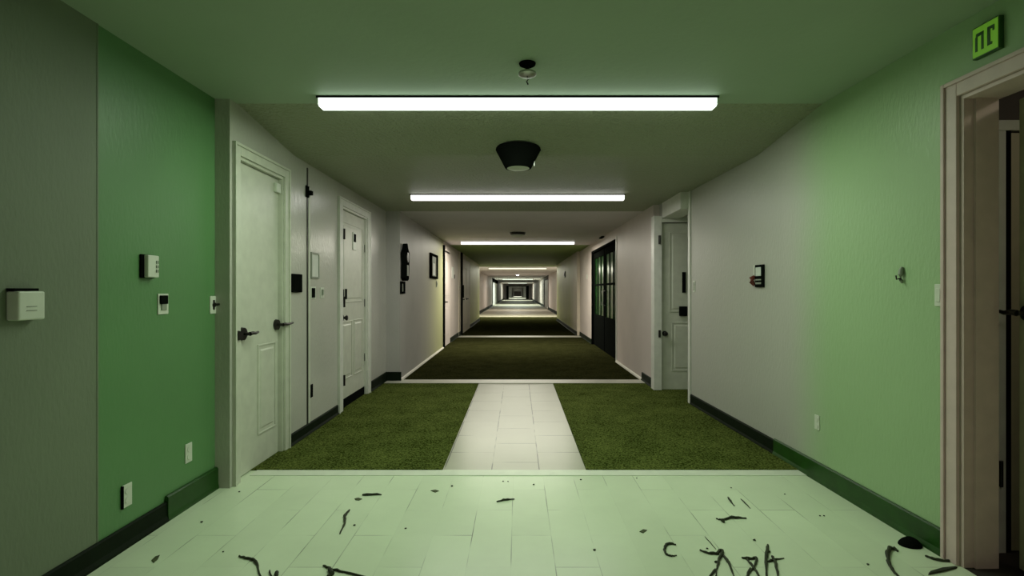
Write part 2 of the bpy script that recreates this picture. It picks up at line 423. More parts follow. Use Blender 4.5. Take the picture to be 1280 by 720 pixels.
# wall seam battens
bm = BM((XL1, XL1+.006, 4.395, 4.412, .10, 2.30))
o = struct(obj('trim_3', bm, M['iron']), 'dark vertical seam in the left wall panelling')
bm = BM((XL1, XL1+.010, 4.414, 4.45, .10, 2.14))
struct(obj('trim_4', bm, M['door'], bevel=.003), 'cream batten beside the dark seam')
struct(obj('trim_5', BM((XL0-.004, XL0+.002, 2.311, 2.319, .1, 2.45)), M['wall_greygreen']), 'seam where the grey green covering meets green paint')
bm = BM((XR2-.012, XR2+.01, D5[0]-.06, D5[0], 0, 2.2))
struct(obj('trim_6', bm, M['white'], bevel=.003), 'white edge beside the black double door')

# ------------------------------------------------------------------ doors
def lever(parent, x, z, dirx, mat=None, out=-.055, ln=.115, name='door_handle', y=.03, rr=.036):
    """rose, spindle and lever; local y<0 is towards the hall"""
    mat = mat or M['iron']
    bm = bmesh.new()
    cyl(bm, (x, y-.018, z), rr-.003, rr, .018, 'Y', 28)
    cyl(bm, (x, y+out, z), .011, .011, -out-.01, 'Y', 16)
    L = [(x, y+out, z), (x+dirx*.03, y+out-.004, z+.004), (x+dirx*.07, y+out-.002, z-.001), (x+dirx*ln, y+out+.004, z+.004)]
    tube(bm, L, [.014, .012, .010, .008], 12)
    return obj(name, bm, mat, parent, smooth=True)
def knob(parent, x, z, mat=None, y=.03, r=.028):
    bm = bmesh.new()
    cyl(bm, (x, y-.01, z), .032, .034, .010, 'Y', 24); cyl(bm, (x, y-.04, z), .012, .012, .03, 'Y', 16)
    cyl(bm, (x, y-.055, z), r*.9, r, .010, 'Y', 24); cyl(bm, (x, y-.045, z), r, r*.5, .018, 'Y', 24)
    cyl(bm, (x, y-.060, z), r*.5, r*.9, .005, 'Y', 24)
    return obj('door_knob', bm, mat or M['iron'], parent, smooth=True)
def hinge(parent, x, z, y=.028, h=.09):
    bm = BM((x-.014, x+.014, y-.004, y+.002, z-h/2, z+h/2)); cyl(bm, (x, y-.008, z-h/2), .007, .007, h, 'Z', 12)
    return obj('hinge', bm, M['iron'], parent)
def casing(parent, w, h, cw, mat, th=.016, steps=True, name='casing', cl=None):
    cl = cw if cl is None else cl
    bm = BM((-w/2-cl, -w/2, -th, 0, 0, h+cw), (w/2, w/2+cw, -th, 0, 0, h+cw), (-w/2, w/2, -th, 0, h, h+cw))
    if steps:   # backband along the outer edge
        e = .018
        box(bm, -w/2-cl, -w/2-cl+e, -th-.010, -th, 0, h+cw); box(bm, w/2+cw-e, w/2+cw, -th-.010, -th, 0, h+cw)
        box(bm, -w/2-cl+e, w/2+cw-e, -th-.010, -th, h+cw-e, h+cw)
    return obj(name, bm, mat, parent, bevel=.003)
def jamb(parent, w, h, depth, mat, t=.02):
    bm = BM((-w/2, -w/2+t, 0, depth, 0, h), (w/2-t, w/2, 0, depth, 0, h), (-w/2+t, w/2-t, 0, depth, h-t, h))
    # stops
    box(bm, -w/2+t, -w/2+t+.012, .075, .095, 0, h-t); box(bm, w/2-t-.012, w/2-t, .075, .095, 0, h-t)
    return obj('jamb', bm, mat, parent)
def leaf_mesh(x0, x1, z0, z1, y0, y1, panels):
    """slab whose front has sunk mouldings round raised fields"""
    bm = bmesh.new(); box(bm, x0, x1, y0, y1, z0, z1)
    for a, b, c, d in panels:
        e = .012
        for q in ((a, b, c, c+e), (a, b, d-e, d), (a, a+e, c+e, d-e), (b-e, b, c+e, d-e)):
            box(bm, q[0], q[1], y0-.006, y0, q[2], q[3])
        g = .035
        vs = box(bm, a+g, b-g, y0-.005, y0, c+g, d-g)
        for v in vs:
            if v.co.y < y0-.002:
                v.co.x += .012 if v.co.x < (a+b)/2 else -.012
                v.co.z += .012 if v.co.z < (c+d)/2 else -.012
    return bm

# door 1: foreground left, tall plain door with long sunk field
w = D1[1]-D1[0]; cy = sum(D1)/2
d = sempty('door_1', (XL1, cy, 0), AL, 'nearest left door, tall cream leaf with levers at both edges')
casing(d, w, DH, .075, M['door'], cl=.075); jamb(d, w, DH, .14, M['door'])
lf = obj('leaf', leaf_mesh(-w/2+.024, w/2-.024, .008, DH-.024, .03, .07,
      [(-w/2+.30, w/2-.07, .22, .86)]), M['door'], d, bevel=.002)
lever(lf, -w/2+.095, .955, 1, rr=.044); lever(lf, w/2-.065, .985, 1, ln=.18, rr=.042)
y, z = left(294, 420, XL1)
bm = bmesh.new(); cyl(bm, (-w/2-.03, -.032, .955), .028, .032, .016, 'Y', 24); obj('strike_rose', bm, M['iron'], d, smooth=True)
bm = BM((w/2-.10, w/2-.028, .005, .03, 1.99, 2.06)); obj('door_closer', bm, M['plastic'], lf, bevel=.004)
# door 2: left, with two tall lower panels
w = D2[1]-D2[0]; cy = sum(D2)/2
d = sempty('door_2', (XL1, cy, 0), AL, 'second left door, cream with two tall lower panels and dark locks')
casing(d, w, DH, .08, M['white'], cl=.12); jamb(d, w, DH, .14, M['white'])
lf = obj('leaf', leaf_mesh(-w/2+.024, w/2-.024, .10, DH-.024, .03, .07,
      [(-w/2+.10, -.03, .30, .92), (.03, w/2-.10, .30, .92), (-w/2+.10, w/2-.10, 1.12, 1.98)]), M['door'], d, bevel=.002)
obj('bottom_strip', BM((-w/2+.024, w/2-.024, .026, .05, .008, .10)), M['black'], lf)  # black strip along the bottom of the leaf
knob(lf, -w/2+.10, .96)
for xx, hh in ((-w/2+.10, .10), (-w/2+.19, .11)):
    obj('deadbolt', BM((xx-.018, xx+.018, .012, .03, 1.21-hh/2, 1.21+hh/2)), M['black'], lf, bevel=.004)
bm = BM((-.03, .085, .016, .024, 1.70, 1.90)); pl = obj('number_plaque', bm, M['plastic'], lf, bevel=.003)
obj('viewer', BM((-.005, .06, .010, .016, 1.79, 1.88)), M['black'], pl, bevel=.002)
for zz in (.32, 1.13, 1.83): hinge(d, -w/2+.012, zz, y=-.018, h=.11)
for zz in (.45, 1.1, 1.75): hinge(d, w/2-.012, zz, y=.024, h=.09)

# door 3: right side vestibule seen through a cased opening
D3Y = 6.40
d = sempty('door_3', (2.21, D3Y, 0), 0, 'right hand cream door facing down the hall inside a shallow recess')
w = .82
obj('casing', BM((-w/2-.10, -w/2, -.016, .12, 0, DH+.06), (w/2, w/2+.08, -.016, 0, 0, DH+.06), (-w/2, w/2, -.016, 0, DH-.02, DH+.06)), M['white'], d, bevel=.003)
lf = obj('leaf', leaf_mesh(-w/2+.005, w/2-.005, .01, DH-.025, .02, .06,
      [(-w/2+.13, -.02, .24, .85), (.04, w/2-.1, .24, .85), (-w/2+.10, w/2-.1, .98, 1.98)]), M['door'], d, bevel=.002)
knob(lf, -w/2+.045, .71, y=.02)
hinge(d, -w/2-.03, 1.88, y=-.018, h=.11); hinge(d, -w/2-.03, .71, y=-.018, h=.09)
obj('pull_plate', BM((-.15, -.105, .004, .0135, 1.22, 1.48)), M['black'], lf, bevel=.003)
obj('lock_box', BM((-.19, -.09, -.012, .0135, .93, 1.05)), M['black'], lf, bevel=.006)
struct(obj('wall_right', BM((1.735, 3.0, D3Y+.122, D3Y+.26, 0, C2+.03), (2.71, 3.0, YE, D3Y+.122, 0, C2+.03), (1.805, 2.71, D3Y+.002, D3Y+.12, DH+.062, C2+.03)), M['wall_cream']))
struct(obj('wall_right', BM((XR(YE)+.12, 2.9, YE-.14, YE, 0, C2+.03)), M['wall_cream']))
bm = BM((1.80, XR(YE)+.125, YE+.001, D3Y-.018, 2.15, C2-.001))
struct(obj('trim_7', bm, M['white'], bevel=.004), 'white header over the recess on the right')
bm = BM((XR(YE)-.014, XR(YE), YE-.05, YE+.0, 0, C2), (XR(YE)-.014, XR(YE)+.12, YE, YE+.014, 0, 2.15))
struct(obj('trim_8', bm, M['white'], bevel=.003), 'white corner trim at the near side of the right recess')

# door 4: foreground right, ajar, dark room behind
w = D4[1]-D4[0]; cy = sum(D4)/2
d = sempty('door_4', (XR(cy), cy, 0), AR, 'nearest right doorway with pinkish frame and door ajar')
casing(d, w, DH, .075, M['pinkish'], th=.018)
bm = BM((-w/2, -w/2+.018, 0, .15, 0, DH), (w/2-.018, w/2, 0, .15, 0, DH), (-w/2+.018, w/2-.018, 0, .165, DH-.018, DH))
box(bm, -w/2+.018, -w/2+.030, .045, .15, 0, DH-.018)
obj('jamb', bm, M['pinkish'], d)
for zz, r in ((.10, .004), (1.0, .004)):
    pass
lf = obj('leaf', leaf_mesh(-.84, 0, .012, DH-.03, 0, .04, [(-.74, -.10, .25, .90), (-.74, -.10, 1.05, 1.95)]), M['yellowish'], d, bevel=.002)
lf.location = (w/2-.02, .055, 0); lf.rotation_euler = (0, 0, math.radians(-11.7))
lever(lf, -.78, 1.145, -1, y=.0, out=-.05, ln=.105)
# dark room behind door 4
RX0 = XR(1.8)+.125
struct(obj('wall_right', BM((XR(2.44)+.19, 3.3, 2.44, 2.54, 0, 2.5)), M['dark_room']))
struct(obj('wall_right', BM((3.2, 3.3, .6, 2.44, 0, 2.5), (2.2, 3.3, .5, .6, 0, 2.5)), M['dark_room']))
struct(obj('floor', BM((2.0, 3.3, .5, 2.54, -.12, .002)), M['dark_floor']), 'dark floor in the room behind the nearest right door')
d5 = sempty('door_5', (2.70, 2.44, 0), 0, 'inner door inside the dark room on the right')
obj('door_frame', BM((-.435, -.390, -.02, 0, 0, 2.0), (.36, .40, -.02, 0, 0, 2.0), (-.435, .40, -.02, 0, 2.0, 2.05)), M['door'], d5, bevel=.003)
obj('leaf', leaf_mesh(-.362, .36, .01, 1.99, -.012, 0, [(-.30, .26, .25, .85), (-.30, .26, 1.05, 1.85)]), M['yellowish'], d5)
obj('dark_gap', BM((-.390, -.363, -.016, 0, 0, 2.0)), M['black'], d5)  # black strip painted in for the shade of the open gap
hinge(d5, -.425, .38, y=-.024, h=.12)

# door 6: black double glazed door, right of the corridor
w = D5[1]-D5[0]; cy = sum(D5)/2
d = sempty('door_6', (XR2, cy, 0), -PI/2, 'black double door with dark glass and painted green reflections on the right')
casing(d, w-.10, 2.11, .05, M['black'], steps=False)
obj('jamb', BM((-w/2, -w/2+.04, .0, .14, 0, 2.16), (w/2-.04, w/2, 0, .14, 0, 2.16), (-w/2+.04, w/2-.04, 0, .14, 2.12, 2.16), (-.02, .02, .03, .09, 0, 2.12)), M['black'], d)
for s in (-1, 1):
    a, b = (.02, w/2-.04) if s > 0 else (-w/2+.04, -.02)
    bm = BM((a, a+.11, .04, .085, .01, 2.12), (b-.11, b, .04, .085, .01, 2.12), (a+.11, b-.11, .04, .085, .01, .72), (a+.11, b-.11, .04, .085, 1.98, 2.12))
    for i in (1, 2):
        xm = a+.11+(b-a-.22)*i/3; box(bm, xm-.02, xm+.02, .045, .08, .72, 1.98)
    box(bm, a+.11, b-.11, .045, .08, 1.36, 1.40)
    lf = obj('leaf', bm, M['black'], d, bevel=.003)
    obj('glass', BM((a+.11, b-.11, .058, .066, .72, 1.98)), M['glass_reflect'], lf)
    xh = a+.055 if s > 0 else b-.055
    bm = bmesh.new(); tube(bm, [(xh, .04, .95), (xh, .0, .96), (xh, .0, 1.24), (xh, .04, 1.25)], [.01]*4, 10)
    obj('door_handle', bm, M['metal'], lf, smooth=True)

# door 7: corridor left, narrow dark reveal ; door 8: pair beyond it ; door 9: far
def simple_door(name, X, a, b, h, label, leafmat, framemat, cw, leaves=1, side=AL, dep=.035, soft=None):
    w = b-a; d = sempty(name, (X, (a+b)/2, 0), side, label)
    if soft:
        obj('door_edge', BM((-w/2-cw, -w/2, -.03, 0, 0, h+cw*.6)), framemat, d)
        obj('casing', BM((-w/2, w/2, -.006, 0, h, h+.04), (w/2, w/2+.04, -.006, 0, 0, h+.04)), soft, d)
    else: casing(d, w, h, cw, framemat, steps=False, th=.02)
    obj('jamb', BM((-w/2, -w/2+.03, 0, .14, 0, h), (w/2-.03, w/2, 0, .14, 0, h), (-w/2+.03, w/2-.03, 0, .14, h-.03, h)), soft or framemat, d)
    for i in range(leaves):
        a0 = -w/2+.03+(w-.06)*i/leaves; b0 = -w/2+.03+(w-.06)*(i+1)/leaves-.004
        lf = obj('leaf', leaf_mesh(a0, b0, .01, h-.03, dep, dep+.045, [(a0+.1, b0-.1, .25, .9), (a0+.1, b0-.1, 1.1, h-.2)]), leafmat, d)
        lever(lf, a0+.09, 1.0, 1, y=dep)
    return d
simple_door('door_7', XL2, 11.25, 12.2, 2.15, 'left corridor door with dark thin frame past the picture', M['wall_far'], M['black'], .16, dep=.002, soft=M['wall_far'])
d8 = simple_door('door_8', -1.60, 14.7, 17.1, 2.15, 'yellowish double door with dark frame far down the left', M['wall_olive'], M['black'], .30, 2, dep=.002, soft=M['wall_olive'])
bm = BM((-1.05, -.78, -.02, .035, 1.05, 1.42)); obj('push_box', bm, M['black'], d8, bevel=.01)
simple_door('door_9', -2.10, 43, 54, 2.05, 'pale wide door with dark frame near the far end on the left', M['paper'], M['black'], .5, 1)
d10 = simple_door('door_10', 2.10, 35.2, 40.5, 2.1, 'pale recessed door far along the right wall', M['wall_far'], M['dark_room'], .4, 1, side=-PI/2)

# far end portals
def portal(name, y, xi, top, mat, label):
    b = BM((-2.3, -xi, y, y+.3, 0, C2), (xi, 2.3, y, y+.3, 0, C2), (-xi, xi, y, y+.3, top, C2))
    return struct(obj(name, b, mat), label)
portal('wall_end', 80, 1.55, 2.05, M['wall_far'], None)
struct(obj('trim_9', BM((-1.75, -1.40, 79.9, 80, 0, 2.1), (1.30, 1.75, 79.9, 80, 0, 2.1), (-1.40, 1.30, 79.9, 80, 1.98, 2.15)), M['base_dark']), 'dark posts framing the far end opening')
struct(obj('wall_left', BM((-1.9, -1.7, 80.3, 130, 0, C2)), M['wall_far'])); struct(obj('wall_right', BM((1.7, 1.9, 80.3, 130, 0, C2)), M['wall_far']))
portal('wall_end', 100, 1.15, 1.95, M['white'], None)
portal('wall_end', 114, .95, 1.85, M['wall_grey'], None)
struct(obj('wall_end', BM((-2.3, 2.3, 130, 130.3, 0, C2)), M['wall_grey']))
d11 = sempty('door_11', (0, 130, 0), 0, 'dark door closing the far end of the hall')
obj('leaf', leaf_mesh(-.9, .9, 0, 1.2, -.06, 0, [(-.8, -.1, .1, 1.1), (.1, .8, .1, 1.1)]), M['dark_room'], d11)

# ------------------------------------------------------------------ fluorescent fixtures
def fixture(y, ceil, L, mat, label, cx=0.0, h=.060, dp=.10, P=30, col=(1,1,1)):
    t = thing('fluorescent_light', label, 'ceiling light', (cx, y, ceil), 0, None)
    bm = BM((-L/2-.012, L/2+.012, -.006, dp+.006, -.012, 0)); obj('housing', bm, M['black'], t)
    bm = bmesh.new()
    pr = [(0, -.012), (.003, -h*.9), (.012, -h), (dp-.012, -h), (dp-.003, -h*.9), (dp, -.012)]
    a = [bm.verts.new((-L/2, p[0], p[1])) for p in pr]; b = [bm.verts.new((L/2, p[0], p[1])) for p in pr]
    for i in range(len(pr)): bm.faces.new((a[i], b[i], b[(i+1)%len(pr)], a[(i+1)%len(pr)]))
    bm.faces.new(a[::-1]); bm.faces.new(b)
    obj('diffuser', bm, mat, t)
    ld = bpy.data.lights.new('fluorescent_tube', 'AREA'); ld.shape = 'RECTANGLE'; ld.size = L-.06; ld.size_y = dp-.03
    ld.energy = P; ld.color = col; lo = bpy.data.objects.new('fluorescent_tube', ld); C.objects.link(lo)
    lo.parent = t; lo.location = (0, dp/2, -h-.003)
    for s in (-1, 1):
        x0, x1 = sorted((s*L/2, s*(L/2+.008)))
        obj('end_cap', BM((x0, x1, 0, dp, -h*.8, -.012)), M['plastic'], t)
    return t
E1 = emit('lamp diffuser greenish', (.86, 1.0, .88), 2.4)
E2 = emit('lamp diffuser neutral', (1.0, .96, .96), 2.6)
E3 = emit('lamp diffuser warm', (1.0, .96, .88), 3.0)
E4 = emit('lamp diffuser far', (1.0, 1.0, .80), 1.0)
E5 = emit('lamp diffuser farthest', (.85, 1.0, .85), 1.0)
G1 = (.84, 1.0, .76); G2 = (1.0, .97, .92); G3 = (1.0, .95, .80); G4 = (1.0, 1.0, .80); G5 = (.88, 1.0, .88)
fixture(3.17, C1, 2.47, E1, 'nearest long fluorescent ceiling light, largest in view', P=34, col=G1)
fixture(5.80, C2, 2.42, E2, 'second long fluorescent ceiling light, past the dark conical lamp', P=24, col=G2)
fixture(11.3, C2, 2.5, E3, 'third fluorescent ceiling light, just past the white smoke detector', P=120, col=G3)
fixture(24, C2, 2.7, E4, 'fourth fluorescent ceiling light, past the dark green ceiling', dp=.16, P=200, col=G4)
fixture(46, C2-.003, 2.7, E5, 'fifth tiny fluorescent light deep in the hall', dp=.3, P=200, col=G5)
fixture(68, C2-.003, 2.5, E5, 'farthest fluorescent light before the framed end opening', dp=.3, P=220, col=G5)
fixture(90, C2-.003, 2.2, E5, 'fluorescent light behind the first far frame', dp=.3, P=260, col=G5)
fixture(120, C2-.003, 1.6, E5, 'fluorescent light before the far end wall', dp=.3, P=300, col=G5)
fixture(-1.3, C1, 1.2, E2, 'added short fluorescent ceiling light, out of view at the near end of the hall', P=12, col=(1, .78, .76))  # added behind the camera, unseen, to light the nearest right jamb

def fill_dome(label, x, y, z, P, col, r0=.16):
    t = thing('fill_dome_light', label, 'ceiling light', (x, y, z))
    bm = bmesh.new(); lathe(bm, [(r0*1.1, 0), (r0*1.1, -.02), (r0, -.025)]); obj('rim', bm, M['iron'], t, smooth=True)
    bm = bmesh.new(); lathe(bm, [(r0*.98, -.024), (r0*.8, -.06), (r0*.45, -.085), (.02, -.095)]); obj('glass_dome', bm, E2, t, smooth=True)
    ld = bpy.data.lights.new('fill_bulb', 'AREA'); ld.shape = 'DISK'; ld.size = r0*1.4; ld.energy = P; ld.color = col
    lo = bpy.data.objects.new('fill_bulb', ld); C.objects.link(lo); lo.parent = t; lo.location = (0, 0, -.10)
    return t
fill_dome('added small round fill light far down the hall between two long lights', 0, 33.5, C2, 70, (1, .92, .80), .12)  # added to brighten the walls deep in the hall
fill_dome('added dim round fill light, out of view in the dark room behind the nearest right door', 2.75, 1.5, 2.5, 2.2, (1, .90, .62))  # unseen light added to brighten the inner door frame
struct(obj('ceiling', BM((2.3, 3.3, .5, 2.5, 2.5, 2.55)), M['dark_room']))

# ------------------------------------------------------------------ ceiling things
t = thing('sprinkler', 'small sprinkler hanging from the ceiling before the nearest light', 'sprinkler', (.052, 2.72, C1))
bm = bmesh.new(); lathe(bm, [(.045, 0), (.043, -.008), (.025, -.018)]); obj('ceiling_cup', bm, M['black'], t, smooth=True)
bm = bmesh.new(); lathe(bm, [(.010, -.016), (.010, -.045)]); obj('stem', bm, M['iron'], t, smooth=True)
bm = bmesh.new(); lathe(bm, [(.020, -.044), (.046, -.050), (.048, -.060), (.036, -.068), (.010, -.070)]); obj('disc', bm, M['metal'], t, smooth=True)
bm = bmesh.new(); tube(bm, [(0, 0, -.068), (.004, 0, -.085), (-.004, 0, -.098), (.004, 0, -.112)], [.004, .003, .004, .005]); obj('nozzle', bm, M['iron'], t, smooth=True)

t = thing('cone_lamp', 'dark conical ceiling lamp with pale bottom between the two nearest lights', 'ceiling lamp', (.005, 4.03, C2+.016))
bm = bmesh.new(); lathe(bm, [(.175, .012), (.178, -.006), (.170, -.022), (.105, -.145), (.100, -.150)]); obj('shade', bm, M['black'], t, smooth=True)
bm = bmesh.new(); lathe(bm, [(.092, -.148), (.080, -.154), (.04, -.157), (.01, -.158)]); obj('lens', bm, M['plastic'], t, smooth=True)
bm = BM((.118, .132, -.012, .012, -.135, -.075)); obj('clip', bm, M['metal'], t, bevel=.003)

t = thing('smoke_detector', 'round white smoke detector before the third light', 'smoke detector', (.0, 9.6, C2))
bm = bmesh.new(); lathe(bm, [(.15, 0), (.15, -.02), (.13, -.045)]); obj('base', bm, M['iron'], t, smooth=True)
bm = bmesh.new(); lathe(bm, [(.12, -.045), (.11, -.07), (.06, -.085), (.02, -.088)]); obj('cover', bm, M['paper'], t, smooth=True)

# ------------------------------------------------------------------ wall things
def on_left(name, label, cat, px, py, X, group=None):
    y, z = left(px, py, X); return thing(name, label, cat, (X, y, z), AL, group)
def on_right(name, label, cat, px, py, X=None, group=None):
    y, z = right(px, py, X)
    return thing(name, label, cat, (XR(y) if X is None else X, y, z), AR if X is None else -PI/2, group)

# big white box at the left edge
t = on_left('wall_sounder', 'square white box on the grey green wall at the far left edge', 'wall box', 25, 382, XL0)
bm = bmesh.new()
vs = box(bm, -.055, .058, -.045, 0, -.055, .055)
for v in vs:
    if v.co.y < -.02: v.co.x += .004 if v.co.x < 0 else -.002
obj('cover', bm, M['plastic'], t, bevel=.006)
obj('top_vent', BM((-.055, .045, -.03, -.001, .056, .066)), M['black'], t)
obj('slot', BM((-.02, .02, -.047, -.044, -.02, -.017), (-.02, .02, -.047, -.044, -.005, -.002)), M['plastic_grey'], t)
# thermostat
t = on_left('thermostat', 'pale thermostat highest on the green left wall', 'thermostat', 183, 333, XL0-.004)
obj('back_plate', BM((-.05, .045, -.012, 0, -.06, .06)), M['black'], t, bevel=.003)
b_ = obj('cover', BM((-.035, .045, -.035, -.012, -.057, .057)), M['plastic'], t, bevel=.005)
obj('button', BM((.02, .036, -.039, -.035, .015, .03), (.02, .036, -.039, -.035, -.008, .007), (.02, .036, -.039, -.035, -.031, -.016)), M['plastic_grey'], b_)
# dark rocker switch
def switch(t, w=.07, h=.115, rocker='plastic', dark_top=False):
    obj('plate', BM((-w/2, w/2, -.006, 0, -h/2, h/2)), M['plastic'], t, bevel=.002)
    obj('rocker', BM((-w*.25, w*.25, -.012, -.006, -h*.3, h*.3)), M[rocker], t, bevel=.002)
    if dark_top: obj('display', BM((-w*.38, w*.3, -.016, -.006, h*.0, h*.42)), M['black'], t, bevel=.002)
t = on_left('control_switch', 'switch plate with black upper half below the pale thermostat', 'switch', 203, 380, XL0-.004)
switch(t, .08, .11, 'plastic_grey', True)
t = on_left('key_switch', 'small switch with a sticking out toggle near the nearest left door', 'switch', 266, 381, XL0-.004)
obj('plate', BM((-.035, .03, -.006, 0, -.055, .055)), M['plastic'], t, bevel=.002)
bm = bmesh.new(); cyl(bm, (0, -.014, 0), .014, .014, .009, 'Y', 16); tube(bm, [(0, -.012, 0), (.005, -.04, .003)], [.008, .006]); box(bm, -.008, .008, -.009, -.006, -.03, .03)
obj('toggle', bm, M['iron'], t)
def outlet(t, w=.07, h=.115, mat='plastic', dark='iron'):
    pl = obj('plate', BM((-w/2, w/2, -.006, 0, -h/2, h/2)), M[mat], t, bevel=.002)
    for s in (-1, 1):
        bm = bmesh.new(); cyl(bm, (0, -.009, s*.022), .016, .016, .004, 'Y', 16); sc = obj('socket', bm, M[mat], pl)
        obj('slots', BM((-.007, -.004, -.0105, -.009, s*.022-.006, s*.022+.006), (.004, .007, -.0105, -.009, s*.022-.006, s*.022+.006)), M[dark], sc) if False else None
t = on_left('wall_outlet', 'outlet low on the green left wall, nearer the left door', 'outlet', 235, 566, XL0-.004); outlet(t, .06, .11)
t = on_left('wall_outlet', 'outlet low on the green left wall, nearer the camera just above the dark baseboard', 'outlet', 158, 619, XL0-.004)
outlet(t, .06, .11)
obj('cover_edge', BM((-.036, -.031, -.012, 0, -.055, .055)), M['black'], t)

# door wall
t = on_left('card_reader', 'square black panel on the cream wall just past the nearest left door', 'wall panel', 369.5, 354, XL1)
obj('body', BM((-.09, .09, -.02, 0, -.075, .075)), M['black'], t, bevel=.006); obj('rim', BM((-.075, .075, -.024, -.02, -.06, .06)), M['black'], t, bevel=.003)
t = on_left('framed_notice', 'white framed notice on the cream wall between the two left doors', 'notice', 393, 332, XL1)
obj('frame', BM((-.09, .09, -.012, 0, .10, .115), (-.09, .09, -.012, 0, -.115, -.10), (-.09, -.077, -.012, 0, -.10, .10), (.077, .09, -.012, 0, -.10, .10)), M['plastic_grey'], t)
obj('sheet', BM((-.077, .077, -.006, 0, -.10, .10)), M['paper'], t)
t = on_left('wall_switch', 'dark switch on a pale plate below the framed notice', 'switch', 391, 366, XL1)
obj('plate', BM((-.06, .055, -.006, 0, -.055, .055)), M['plastic'], t, bevel=.002); obj('rocker', BM((-.04, .02, -.016, -.006, -.042, .042)), M['black'], t, bevel=.003)
t = on_left('wall_switch', 'small pale switch right of the dark one below the notice', 'switch', 402, 366, XL1)
obj('plate', BM((-.04, .05, -.006, 0, -.05, .05)), M['plastic'], t, bevel=.002); obj('toggle', BM((-.012, .012, -.018, -.006, -.02, .03)), M['plastic_grey'], t)
t = on_left('wall_outlet', 'black outlet low on the cream wall between the left doors', 'outlet', 388, 489, XL1); outlet(t, .09, .115, 'black', 'metal')
t = on_left('seam_bracket', 'small dark bracket on top of the seam in the cream left wall', 'bracket', 384, 237, XL1)
obj('plate', BM((-.04, .03, -.010, 0, -.07, .03)), M['black'], t, bevel=.003)
bm = BM((-.012, .03, -.04, -.010, -.045, -.01)); obj('arm', bm, M['black'], t)

# corridor left
t = on_left('pendulum_clock', 'tall dark pointed wall clock on the left corridor wall', 'clock', 503.5, 328, XL2)
cp = [(-.13,-.22),(-.12,-.05),(-.145,.09),(-.15,.13),(-.05,.20),(0,.27),(.05,.20),(.15,.13),(.14,.07),(.12,-.02),(.11,-.14),(.09,-.24),(.03,-.26),(-.06,-.26)]
bm = bmesh.new(); prism(bm, cp, -.07, 0); cs = obj('case', bm, M['black'], t, bevel=.008)
bm = bmesh.new(); cyl(bm, (0, -.078, .07), .07, .072, .008, 'Y', 24); obj('dial', bm, M['iron'], t)
obj('pendulum_window', BM((-.05, .05, -.075, -.07, -.19, -.04)), M['plastic_grey'], t)
t = on_left('small_frame', 'small dark frame hanging directly below the pointed clock', 'picture', 502.5, 359.5, XL2)
obj('frame', BM((-.13,.13,-.02,0,.055,.085),(-.13,.13,-.02,0,-.085,-.055),(-.13,-.07,-.02,0,-.055,.055),(.05,.13,-.02,0,-.055,.055)), M['black'], t, bevel=.003)
obj('picture', BM((-.07,.05,-.008,0,-.055,.055)), M['plastic_grey'], t)
t = on_left('wall_picture', 'tall dark framed picture on the left corridor wall past the clock', 'picture', 541.5, 333, XL2)
obj('frame', BM((-.42,.42,-.03,0,.19,.235),(-.42,.42,-.03,0,-.235,-.19),(-.42,-.26,-.03,0,-.19,.19),(.30,.42,-.03,0,-.19,.19)), M['black'], t, bevel=.004)
pc = obj('picture', BM((-.26,.30,-.012,0,-.19,.19)), M['plastic_grey'], t); obj('mount', BM((-.10,.14,-.014,-.012,-.17,.06)), M['paper'], pc)
t = on_left('wall_switch', 'tiny grey switch under the tall framed picture', 'switch', 545.5, 355, XL2)
obj('plate', BM((-.06,.06,-.01,0,-.06,.06)), M['plastic_grey'], t, bevel=.003); obj('toggle', BM((-.015,.015,-.022,-.01,-.02,.03)), M['plastic'], t)
t = on_left('paper_notice', 'small white notice past the thin dark door frame on the left', 'notice', 566, 341, XL2)
obj('sheet', BM((-.22,.18,-.01,0,-.14,.14)), M['paper'], t); obj('clip', BM((.18,.26,-.02,0,-.14,-.04)), M['black'], t)
t = on_left('wall_outlet', 'pale double plate beside the yellowish double door', 'outlet', 573.5, 359, XL2)
outlet(t, .3, .13); obj('knob', BM((-.05,.05,-.02,-.006,-.02,.02)), M['plastic_grey'], t)

# right wall
t = on_right('intercom_panel', 'black framed intercom with pale screen on the right wall', 'intercom', 951, 345)
fr = obj('frame', BM((-.065,.065,-.018,0,-.09,.09)), M['black'], t, bevel=.004)
obj('screen', BM((-.045,.04,-.022,-.018,.0,.07)), M['mirror'], fr, bevel=.002)
obj('keypad', BM((-.045,.04,-.022,-.018,-.035,-.025),(-.045,.04,-.022,-.018,-.065,-.05)), M['plastic_grey'], fr)
bm = bmesh.new(); tube(bm, [(-.085,-.012,-.075),(-.088,-.03,-.045),(-.085,-.034,-.02),(-.08,-.012,.0)],[.010,.020,.022,.012],12); obj('handset', bm, M['red'], t, smooth=True)
obj('bracket', BM((-.100,-.066,-.012,0,-.05,.09)), M['plastic'], t, bevel=.003)
t = on_right('wall_hook', 'small dark oval hook on the green right wall', 'hook', 1129, 343)
bm = bmesh.new(); tube(bm, [(0,-.006,-.045),(0,-.012,-.03),(0,-.014,0),(0,-.012,.02),(0,-.006,.038)],[.004,.009,.012,.011,.006],12); obj('plate', bm, M['plastic_grey'], t, smooth=True)
bm = bmesh.new(); tube(bm, [(0,-.012,-.02),(0,-.035,-.025),(0,-.038,-.005)],[.004,.004,.004],8); obj('prong', bm, M['iron'], t, smooth=True)
t = on_right('wall_switch', 'pale switch plate beside the nearest right door frame', 'switch', 1175, 369); switch(t, .05, .105)
t = on_right('wall_outlet', 'pale outlet low on the right wall where green begins', 'outlet', 1022, 528); outlet(t, .05, .095)
t = on_right('wall_slot', 'tiny dark slotted plate by the white corner of the right recess', 'plate', 868, 358)
